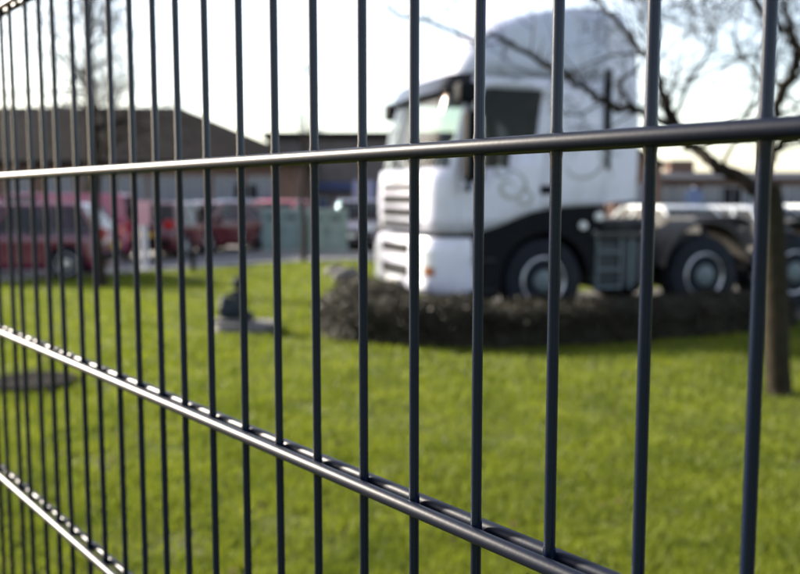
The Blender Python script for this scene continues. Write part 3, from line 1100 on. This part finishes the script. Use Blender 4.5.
def tree(label, g, height, r, lean=(0, 0), depth=3, spawn=26, sl=1.6, m='bark', fork=.35, seed=1, bottom=.3, up=.05):
    random.seed(seed)
    T = thing('bare_tree', label, 'tree', g)
    tw_ = MB()
    pts = [Vector(g) + Vector((0, 0, -.1))]
    for k in range(1, 7):
        t = k / 6
        pts.append(Vector(g) + Vector((lean[0] * t + random.gauss(0, .05), lean[1] * t + random.gauss(0, .05), height * t)))
    path = smooth_path(pts, 4)
    rads = [r * (1.15 if k == 0 else 1) * (1 - .85 * k / (len(path) - 1)) for k in range(len(path))]
    MB().tube([p - Vector(g) for p in path], rads, 10).build('trunk', M[m], T, smooth=True, angle=80)
    for k in range(spawn):
        t = bottom + (1 - bottom) * (k + random.random()) / spawn
        i = min(len(path) - 2, int(t * (len(path) - 1)))
        a = random.uniform(0, 6.283)
        nd = Vector((math.cos(a), math.sin(a), random.uniform(.5, 1.3)))
        grow(tw_, path[i] - Vector(g), nd, sl * random.uniform(.6, 1.15) * (1.15 - .5 * t), max(.016, rads[i] * .55), depth, up)
    tag(tw_.build('twigs', M['twig'], T), kind='stuff')
    return T


tree('bare tree with slim dark trunk on lawn in front of the maroon car', ground(103, 288), 7.0, .095, (-.25, .2), 3, 24, 1.9, seed=11, bottom=.3)
tree('thin bare tree behind the parked cars in front of the brown roof', (-9.6, 27.5, 0), 8.0, .13, (.3, 0), 3, 26, 2.2, seed=5, bottom=.3)
tree('slender bare sapling standing in front of the two green cabinets', ground(303, 263), 4.6, .07, (.1, 0), 2, 14, .9, m='barkgreen', seed=21, bottom=.5)
random.seed(99)


# ------------------------------------------------------------------ cars
def car(name, label, loc, rz, m, L=4.1, Wd=1.72, H=1.46, van=False, est=False, group=None, cat='car', rear_plate='plateyellow'):
    """front faces local -x; origin on the ground below the middle"""
    C = thing(name, label, cat, loc, rz, group)
    x0, x1 = -L / 2, L / 2
    belt = .60 * H if not van else .56 * H
    wr = .31
    xf, xr = x0 + .82, x1 - .66
    h = Wd / 2
    # lower body side outline with wheel arches
    pr = [(x0 + .04, .24), (x0, .42), (x0 + .05, .62), (x0 + .22, .70), (x0 + 1.05, belt - .01), (x1 - (.08 if (est or van) else .55), belt + .02), (x1 - .05, belt - .06), (x1, .5), (x1 - .05, .24)]
    arch = []
    for cx in (xr, xf):
        arch.append((cx + wr + .06, .22))
        for a in range(15, 170, 15):
            arch.append((cx + (wr + .06) * math.cos(R(a)), .30 + (wr + .05) * math.sin(R(a))))
        arch.append((cx - wr - .06, .22))
    poly = pr + arch
    mbd = MB().prism(poly, -h, h)
    # tuck nose and tail in plan
    nv = []
    for (x, y, z) in mbd.v:
        e = max(0, (abs(x) - (L / 2 - .5)) / .5)
        nv.append((x, y * (1 - .10 * e * e - .05 * max(0, (z - .5) / .5)), z))
    mbd.v = nv
    body = mbd.build('body', M[m], C, bevel=.035, seg=2, smooth=True, angle=55)
    MB().box(x0 + .15, x1 - .15, -h * .86, h * .86, .2, .5).build('underbody', M['black'], C)
    # greenhouse
    if van:
        cb = [(x0 + .95, belt), (x0 + 1.55, H - .03), (x1 - .10, H - .03), (x1 - .03, belt)]
    elif est:
        cb = [(x0 + 1.0, belt), (x0 + 1.62, H - .04), (x1 - .42, H - .05), (x1 - .06, belt)]
    else:
        cb = [(x0 + 1.05, belt), (x0 + 1.72, H - .04), (x1 - 1.0, H - .05), (x1 - .42, belt)]
    yb, yt = h * .94, h * (.76 if not van else .88)
    (a0, z0), (a1, z1), (a2, z2), (a3, z3) = cb
    V = [(a0, -yb, z0 - .02), (a1, -yt, z1), (a2, -yt, z2), (a3, -yb, z3 - .02), (a0, yb, z0 - .02), (a1, yt, z1), (a2, yt, z2), (a3, yb, z3 - .02)]
    rf = MB().add([(a1 - .05, -yt * .98, z1 - .03), (a1 + .12, -yt * .9, H), (a2 - .1, -yt * .9, H), (a2 + .03, -yt * .98, z2 - .03), (a1 - .05, yt * .98, z1 - .03), (a1 + .12, yt * .9, H), (a2 - .1, yt * .9, H), (a2 + .03, yt * .98, z2 - .03)],
                  [(0, 1, 2, 3), (4, 7, 6, 5), (0, 4, 5, 1), (1, 5, 6, 2), (2, 6, 7, 3), (0, 3, 7, 4)]).build('roof', M[m], C, bevel=.02, smooth=True)
    # pillars

    def side_pt(t, u, s_):   # t along, u up
        xb = a0 + (a3 - a0) * t
        xt = a1 + (a2 - a1) * t
        return Vector((xb + (xt - xb) * u, s_ * (yb + (yt - yb) * u), z0 - .02 + ((z1 if t < .5 else z2) - z0 + .02) * u))
    mids = (.36, .70) if not van else (.30, .62)
    for s_ in (-1, 1):
        for t in (0, mids[0], mids[1], 1):
            MB().tube([side_pt(t, 0, s_), side_pt(t, .5, s_), side_pt(t, 1, s_)], .036, 6).build('pillar', M[m], C)

    def pane(name, q, mm):
        MB().add(q, [(0, 1, 2, 3)]).build(name, mm, C)
    for s_ in (-1, 1):
        ts = [0, mids[0], mids[1], 1]
        for k in range(3):
            q = [side_pt(ts[k] + .01, .03, s_), side_pt(ts[k + 1] - .01, .03, s_), side_pt(ts[k + 1] - .01, .97, s_), side_pt(ts[k] + .01, .97, s_)]
            if van and k > 0:
                pane('side_panel', q, M[m])
            else:
                pane('side_window', q, M['glassdark'])
    pane('windscreen', [side_pt(0, .02, -1), side_pt(0, .02, 1), side_pt(0, .98, 1), side_pt(0, .98, -1)], M['glassdark'])
    pane('rear_window', [side_pt(1, .05, -1), side_pt(1, .05, 1), side_pt(1, .98, 1), side_pt(1, .98, -1)], M['glassdark'])
    # seats seen through the glass
    for x in (x0 + 1.75, x0 + 2.6):
        if van and x > x0 + 2:
            continue
        for y in (-.42, .42):
            MB().box(x, x + .16, y - .22, y + .22, .45, H - .32).build('seat', M['interior'], C, bevel=.04)
    for x in (xf, xr):
        for s_ in (-1, 1):
            wheel(C, (x, s_ * (h - .11), wr), wr, .2, wr * .64, -1 if s_ < 0 else 1, holes=5, deep=.015)
    for s_ in (-1, 1):
        y = s_ * (h - .30)
        MB().box(x0 + .0, x0 + .14, y - .2, y + .2, .58, .70).build('headlight', M['lens'], C, bevel=.02)
        ztl = (.72, belt - .08) if not (est or van) else (.75, belt + .12)
        MB().box(x1 - .12, x1 + .012, s_ * (h - .22) - .13, s_ * (h - .22) + .13, ztl[0], ztl[1]).build('tail_light', M['redlens'], C, bevel=.02)
        MB().box(a0 + .2, a0 + .36, min(s_ * h * .97, s_ * (h + .16)), max(s_ * h * .97, s_ * (h + .16)), belt, belt + .14).build('door_mirror', M[m], C, bevel=.03)
    MB().box(x0 - .03, x0 + .12, -h * .80, h * .80, .34, .50).build('bumper', M['black'], C, bevel=.03)
    MB().box(x1 - .12, x1 + .03, -h * .80, h * .80, .34, .50).build('bumper', M['black'], C, bevel=.03)
    MB().box(x1 + .0, x1 + .042, -.26, .26, .56, .67).build('number_plate', M[rear_plate], C)
    MB().box(x0 - .05, x0 + .01, -.26, .26, .38, .49).build('number_plate', M['platewhite'], C)
    return C


def at(px, D):
    return (shot(px, 287, D).x, D, -.012)


G = 'cars parked in the car park'
car('parked_car', 'maroon hatchback seen side-on behind the slim tree at the left edge', at(8, 17.2), R(3), 'maroon', L=4.1, H=1.44, est=True, group=G)
car('parked_van', 'crimson panel van parked behind the tail of the maroon hatchback', at(46, 21.6), R(5), 'crimson', L=4.3, H=1.62, van=True, group=G, cat='van')
car('parked_car', 'white car nose poking in at the extreme left edge', at(-42, 19.9), R(100), 'carwhite', L=4.1, H=1.5, group=G)
car('parked_car', 'dark red car seen from behind with a yellow number plate', at(174, 24.0), R(-96), 'darkred', L=4.0, H=1.42, est=True, group=G)
car('parked_car', 'dark red car with bright windscreen left of the green cabinets', at(213, 25.5), R(62), 'darkred', L=4.0, H=1.42, group=G)
car('parked_car', 'navy car in shade against the brown brick wall', at(238, 31.0), R(80), 'carblue', L=4.1, H=1.44, group=G)
car('parked_car', 'red car half hidden behind the left green cabinet', at(280, 29.0), R(75), 'red', L=4.0, H=1.44, group=G)
car('parked_car', 'dark grey car between the right green cabinet and the lorry', at(361, 27.5), R(82), 'slategrey', L=4.2, H=1.46, group=G)
car('parked_car', 'white car just behind the cab of the lorry, above its fuel tank', at(655, 20.5), R(-70), 'carwhite', L=4.2, H=1.36, group=G)
car('parked_car', 'silver car behind the rear mudguards of the lorry', at(728, 20.2), R(-62), 'silver', L=4.2, H=1.36, group=G)
car('parked_car', 'white car at the right edge behind the forked tree', at(806, 20.0), R(-66), 'carwhite', L=4.2, H=1.38, group=G)


# ------------------------------------------------------------------ buildings
def window(parent, x, z, w, h, y, bars=1):
    """on a wall whose outside faces -y"""
    f = MB()
    t = .07
    f.box(x - w / 2, x + w / 2, y - .05, y + .05, z, z + t).box(x - w / 2, x + w / 2, y - .05, y + .05, z + h - t, z + h)
    f.box(x - w / 2, x - w / 2 + t, y - .045, y + .05, z + t, z + h - t).box(x + w / 2 - t, x + w / 2, y - .045, y + .05, z + t, z + h - t)
    for b in range(bars):
        xx = x - w / 2 + w * (b + 1) / (bars + 1)
        f.box(xx - .03, xx + .03, y - .04, y + .05, z + t, z + h - t)
    o = f.build('window', M['wframe'], parent)
    MB().box(x - w / 2 + .03, x + w / 2 - .03, y - .015, y + .03, z + .03, z + h - .03).build('pane', M['winglass'], o)
    MB().box(x - w / 2 - .06, x + w / 2 + .06, y - .12, y + .02, z - .09, z - .004).build('sill', M['kerb'], o)


def buildings():
    # A: brown hipped roof, left
    D = 40.0
    zr = shot(178, 107, D + 4).z
    xl, xr_ = -34.0, shot(297, 200, D).x
    ze = shot(200, 163, D).z
    B = thing('office_building', 'low brick building with a broad dark brown hipped roof behind the parked cars', 'building', (0, D, 0))
    MB().box(xl, xr_, 0, 8, -.1, ze).build('wall', M['brick'], B)
    xh = shot(180, 107, D + 4).x
    e = .5
    rz = ze - .06
    V = [(xl - e, -e, rz), (xr_ + e, -e, rz), (xr_ + e, 8 + e, rz), (xl - e, 8 + e, rz), (xl + 4, 4, zr), (xh, 4, zr),
         (xl - e, -e, rz + .16), (xr_ + e, -e, rz + .16), (xr_ + e, 8 + e, rz + .16), (xl - e, 8 + e, rz + .16)]
    MB().add(V, [(0, 1, 2, 3), (0, 6, 7, 1), (1, 7, 8, 2), (2, 8, 9, 3), (3, 9, 6, 0), (6, 4, 5, 7), (7, 5, 8), (8, 5, 4, 9), (9, 4, 6)]).build('roof', M['rooftile'], B)
    MB().box(xl - e, xr_ + e, -e - .1, -e - .004, rz - .02, rz + .12).build('gutter', M['black'], B)
    for px in (20, 60, 98, 132, 164, 196, 228, 262):
        window(B, shot(px, 200, D).x, 1.25, 1.25, 1.2, 0)
    MB().box(shot(246, 200, D).x - .5, shot(246, 200, D).x + .5, -.03, .1, -.05, 2.05).build('door', M['black'], B)
    # B: flat-roofed wing with blue fascia
    D2 = 46.0
    x0, x1 = shot(268, 200, D2).x, shot(450, 200, D2).x
    zt = shot(340, 139, D2).z
    B2 = thing('workshop', 'flat-topped brick workshop with a blue fascia strip left of the lorry cab', 'building', (0, D2, 0))
    MB().box(x0, x1, 0, 12, -.1, zt).build('wall', M['brickr'], B2)
    MB().box(x0 - .2, x1 + .2, -.2, 12.2, zt, zt + .35).build('parapet', M['rooftile'], B2)
    zf = shot(340, 186, D2).z
    MB().box(shot(312, 200, D2).x, x1 + .1, -.35, -.003, zf - .22, zf + .22).build('fascia', M['fascia'], B2)
    for px in (318, 346, 374, 400):
        window(B2, shot(px, 200, D2).x, zf - 1.75, 1.1, 1.2, 0)
    MB().box(shot(278, 200, D2).x, shot(310, 200, D2).x, -.12, .1, -.05, zf - .3).build('brick_bay', M['brick'], B2)
    # pale metal roof beyond
    D3 = 70.0
    B3 = thing('far_shed', 'distant shed with a pale metal roof above the workshop', 'building', (0, D3, 0))
    xa, xb = shot(282, 130, D3).x, shot(352, 130, D3).x
    za, zb_ = shot(300, 139, D3).z, shot(310, 130, D3).z
    MB().box(xa, xb, 0, 12, -.1, za).build('wall', M['brickr'], B3)
    MB().prism([(xa - .3, za), ((xa + xb) / 2, zb_), (xb + .3, za), (xb + .3, za - .1), (xa - .3, za - .1)], -.3, 12.3).build('roof', M['metalroof'], B3)
    # C: long low brick building on the right
    D4 = 44.0
    B4 = thing('terrace_building', 'long low brown brick building with slate roof behind the lorry chassis', 'building', (0, D4, 0))
    x0, x1 = shot(640, 200, D4).x, 44.0
    z1 = shot(700, 178, D4).z
    MB().box(x0, x1, 0, 11, -.1, z1).build('wall', M['brick'], B4)
    zr = shot(700, 171, D4 + 4).z
    V = [(x0 - .3, -.4, z1 - .06), (x1, -.4, z1 - .06), (x1, 11.4, z1 - .06), (x0 - .3, 11.4, z1 - .06), (x0 - .3, 5.5, zr), (x1, 5.5, zr)]
    rf = MB().add(V, [(0, 1, 2, 3), (0, 4, 5, 1), (2, 5, 4, 3), (0, 3, 4), (1, 5, 2)]).build('roof', M['slate'], B4)
    for px in (676, 688):
        xx = shot(px, 170, D4 + 5).x
        MB().box(xx - .35, xx + .35, 5.0, 6.0, zr - .5, shot(px, 160, D4 + 5).z).build('chimney', M['brick'], rf, bevel=.02)
    for px in (664, 682, 712, 732, 752, 786, 806):
        window(B4, shot(px, 200, D4).x, .95, 1.0, 1.1, 0)
    MB().box(shot(720, 200, D4).x, shot(720, 200, D4).x + 1.0, -.03, .1, -.05, 2.0).build('door', M['black'], B4)
    # D: taller gabled end next to the cab
    D5 = 40.0
    B5 = thing('brick_gatehouse', 'small tall brick house with sloping roof just right of the cab', 'building', (0, D5, 0))
    xa, xb = shot(612, 200, D5).x, shot(661, 200, D5).x
    ze = shot(655, 163, D5).z
    zp = shot(625, 147, D5).z
    MB().prism([(xa, -.1), (xb, -.1), (xb, ze), ((xa + xb) / 2 - .4, zp), (xa, ze)], 0, 3.4).build('wall', M['brick'], B5)
    V = []
    xm = (xa + xb) / 2 - .4
    for y in (-.25, 3.65):
        V += [(xa - .25, y, ze - .18), (xm, y, zp + .03), (xb + .25, y, ze - .2), (xb + .25, y, ze - .08), (xm, y, zp + .15), (xa - .25, y, ze - .06)]
    MB().add(V, [(0, 1, 4, 5), (1, 2, 3, 4), (6, 11, 10, 7), (7, 10, 9, 8), (0, 6, 7, 1), (1, 7, 8, 2), (5, 4, 10, 11), (4, 3, 9, 10), (0, 5, 11, 6), (2, 8, 9, 3)]).build('roof', M['rooftile'], B5)
    window(B5, (xa + xb) / 2, 1.0, 1.0, 1.1, 0)


buildings()


# ------------------------------------------------------------------ small things
def cabinet(label, px0, px1, D, h, m, group='street cabinets beside the car park'):
    a, b = shot(px0, 250, D), shot(px1, 250, D)
    w = b.x - a.x
    C = thing('utility_cabinet', label, 'cabinet', ((a.x + b.x) / 2, D, -.012), 0, group)
    MB().box(-w / 2 - .03, w / 2 + .03, -.03, .48, 0, .09).build('plinth', M['kerb'], C)
    body = MB().box(-w / 2, w / 2, 0, .45, .09, h - .05).build('body', m, C, bevel=.008)
    MB().box(-w / 2 - .025, w / 2 + .025, -.03, .48, h - .05, h).build('cap', m, C, bevel=.012)
    for k in range(2):
        x0 = -w / 2 + .03 + k * (w / 2 - .015)
        d = MB().box(x0, x0 + w / 2 - .045, -.022, -.003, .13, h - .09).build('door', m, C, bevel=.004)
        MB().box(x0 + (w / 2 - .13 if k == 0 else .03), x0 + (w / 2 - .1 if k == 0 else .06), -.04, -.023, h * .45, h * .6).build('handle', M['alu'], d)
        for j in range(4):
            MB().box(x0 + .08, x0 + w / 2 - .16, -.028, -.023, h - .2 - j * .035, h - .185 - j * .035).build('vent_slot', M['black'], d)


cabinet('blue-grey double-door utility cabinet, the left one behind the sapling', 262, 302, 24.6, 1.22, M['cabinet'])
cabinet('pale green double-door utility cabinet, the right one behind the sapling', 307, 347, 24.3, 1.2, M['cabinet2'])

# pay post with pink notice
p = ground(145, 270)
t = thing('notice_post', 'pale grey post with a pink notice beside the crimson van', 'post', p)
MB().lathe([(.075, 0), (.075, 1.25), (.06, 1.3), (0, 1.31)], axis='z', n=16).build('post', M['postgrey'], t, smooth=True)
MB().lathe([(.13, 0), (.13, .04), (.075, .05)], axis='z', n=16).build('foot', M['postgrey'], t)
MB().box(-.17, .17, -.1, -.077, .95, 1.45).build('notice', M['signpink'], t, bevel=.01)

p = ground(193, 272)
t = thing('bollard', 'short dark bollard at the lawn edge left of the small monument', 'bollard', p)
MB().lathe([(.055, 0), (.05, .5), (.062, .52), (.062, .58), (.04, .63), (0, .64)], axis='z', n=16).build('shaft', M['iron'], t, smooth=True)
MB().lathe([(.09, 0), (.09, .03), (.06, .06)], axis='z', n=16).build('base', M['iron'], t)

# blue round sign on a pole behind the chassis
p = shot(694, 197, 30)
t = thing('round_sign', 'round blue road sign on a pole behind the lorry chassis', 'sign', (p.x, 30, 0))
MB().tube([(0, 0, -.05), (0, 0, p.z + .35)], .038, 10).build('pole', M['postgrey'], t, smooth=True)
MB().lathe([(0, -.055), (.3, -.055), (.3, -.041), (0, -.041)], c=(0, 0, p.z), axis='y', n=32).build('disc', M['signblue'], t)
p = shot(364, 190, 33)
t = thing('information_board', 'pale lavender information board on two posts left of the lorry cab', 'sign', (p.x, 33, 0))
for x in (-.3, .3):
    MB().tube([(x, 0, -.05), (x, 0, p.z + .35)], .035, 8).build('post', M['postgrey'], t, smooth=True)
MB().box(-.38, .38, -.07, -.038, p.z - .35, p.z + .35).build('board', M['board'], t, bevel=.01)


# small monument on the lawn
g = ground(246, 332)
sl_ = MB()
n = 18
vs = []
for z, k in ((-.05, 1.03), (.09, 1.0), (.12, .93)):
    for i in range(n):
        a = 2 * math.pi * i / n
        kk = k * (1 + .10 * noise.noise(Vector((math.cos(a) * 1.5, math.sin(a) * 1.5, 3))))
        vs.append((.36 * math.copysign(abs(math.cos(a)) ** .6, math.cos(a)) * kk, .26 * math.copysign(abs(math.sin(a)) ** .6, math.sin(a)) * kk, z))
fs = [(l * n + i, l * n + (i + 1) % n, (l + 1) * n + (i + 1) % n, (l + 1) * n + i) for l in range(2) for i in range(n)] + [tuple(2 * n + i for i in range(n))]
o = sl_.add(vs, fs).build('stone_slab', M['stone'], smooth=True, angle=35)
o.location = g
tag(o, 'flat grey stone slab on the lawn under the dark ornament', 'slab')


def ornament():
    p = g + Vector((-.13, 0, .118))
    t = thing('garden_ornament', 'dark weathered crouching ornament on the grey slab', 'ornament', p)
    bm = bmesh.new()
    for c, r in (((-.07, 0, .13), (.12, .11, .13)), ((-.1, .0, .24), (.07, .08, .06)), ((.06, .01, .15), (.09, .11, .15)), ((.05, .0, .28), (.07, .075, .08)), ((.05, 0, .36), (.035, .035, .06)), ((.05, -.01, .455), (.065, .066, .07)), ((.15, -.02, .06), (.08, .1, .07)), ((-.0, -.02, .33), (.08, .03, .03))):
        r_ = bmesh.ops.create_icosphere(bm, subdivisions=3, radius=1.0)
        for v in r_['verts']:
            k = 1 + .12 * noise.noise(v.co * 2.5 + Vector(c) * 9)
            v.co = Vector((v.co.x * r[0] * k + c[0], v.co.y * r[1] * k + c[1], max(0, v.co.z * r[2] * k + c[2])))
    me = bpy.data.meshes.new('figure')
    bm.to_mesh(me)
    bm.free()
    me.materials.append(M['bronze'])
    o = link(bpy.data.objects.new('figure', me), t)
    md = o.modifiers.new('fuse', 'REMESH')
    md.mode = 'VOXEL'
    md.voxel_size = .014
    md.use_smooth_shade = True
    MB().box(-.22, .2, -.15, .15, 0, .04).build('plinth', M['stone'], t, bevel=.01)


ornament()

# drain cover in the lawn
g2 = ground(33, 386)
t = thing('drain_cover', 'dark round iron drain cover set in the lawn at the left edge', 'drain cover', g2 + Vector((0, 0, .0)))
MB().lathe([(0, .05), (.2, .05), (.2, .03)], axis='z', n=40).build('lid', M['iron'], t)
MB().lathe([(.215, -.03), (.215, .055), (.34, .06), (.36, .03), (.36, -.03)], axis='z', n=40).build('frame', M['iron'], t, smooth=True)

# a few boulders on the bed beside the lorry's front
for k, (px, py, r, lab) in enumerate(((348, 283, .2, 'dark boulder at the left end of the hedge'), (336, 276, .15, 'smaller dark boulder behind the hedge end'))):
    q = ground(px, py)
    b_ = blob('boulder', M['stone'], None, (0, 0, r * .5), (r * 1.3, r, r * .9), .35, 1.6, 3, k * 7.0)
    b_.location = q
    tag(b_, lab, 'boulder', 'boulders by the hedge')


# dead leaves lying in the grass
def fallen_leaves():
    n = 260
    D = 3.0 * (18.0 / 3.0) ** rng.random(n)
    X = (rng.random(n) * 2 - 1) * (0.5 * D + 0.8)
    v, f = [], []
    for i in range(n):
        a, s_, t_ = rng.random() * 6.28, 0.014 + 0.016 * rng.random(), rng.random() * 0.6
        c_, d_ = math.cos(a), math.sin(a)
        z = 0.04 + 0.015 * rng.random()
        k = len(v)
        v += [(X[i] - c_ * s_, D[i] - d_ * s_, z), (X[i] + d_ * s_ * .6, D[i] - c_ * s_ * .6, z + t_ * s_), (X[i] + c_ * s_, D[i] + d_ * s_, z + .004), (X[i] - d_ * s_ * .6, D[i] + c_ * s_ * .6, z - t_ * s_ * .3)]
        f.append((k, k + 1, k + 2, k + 3))
    o = MB().add(v, f).build('fallen_leaves', M['deadleaf'])
    tag(o, 'dry brown leaves scattered over the lawn', 'leaves', kind='stuff')


fallen_leaves()
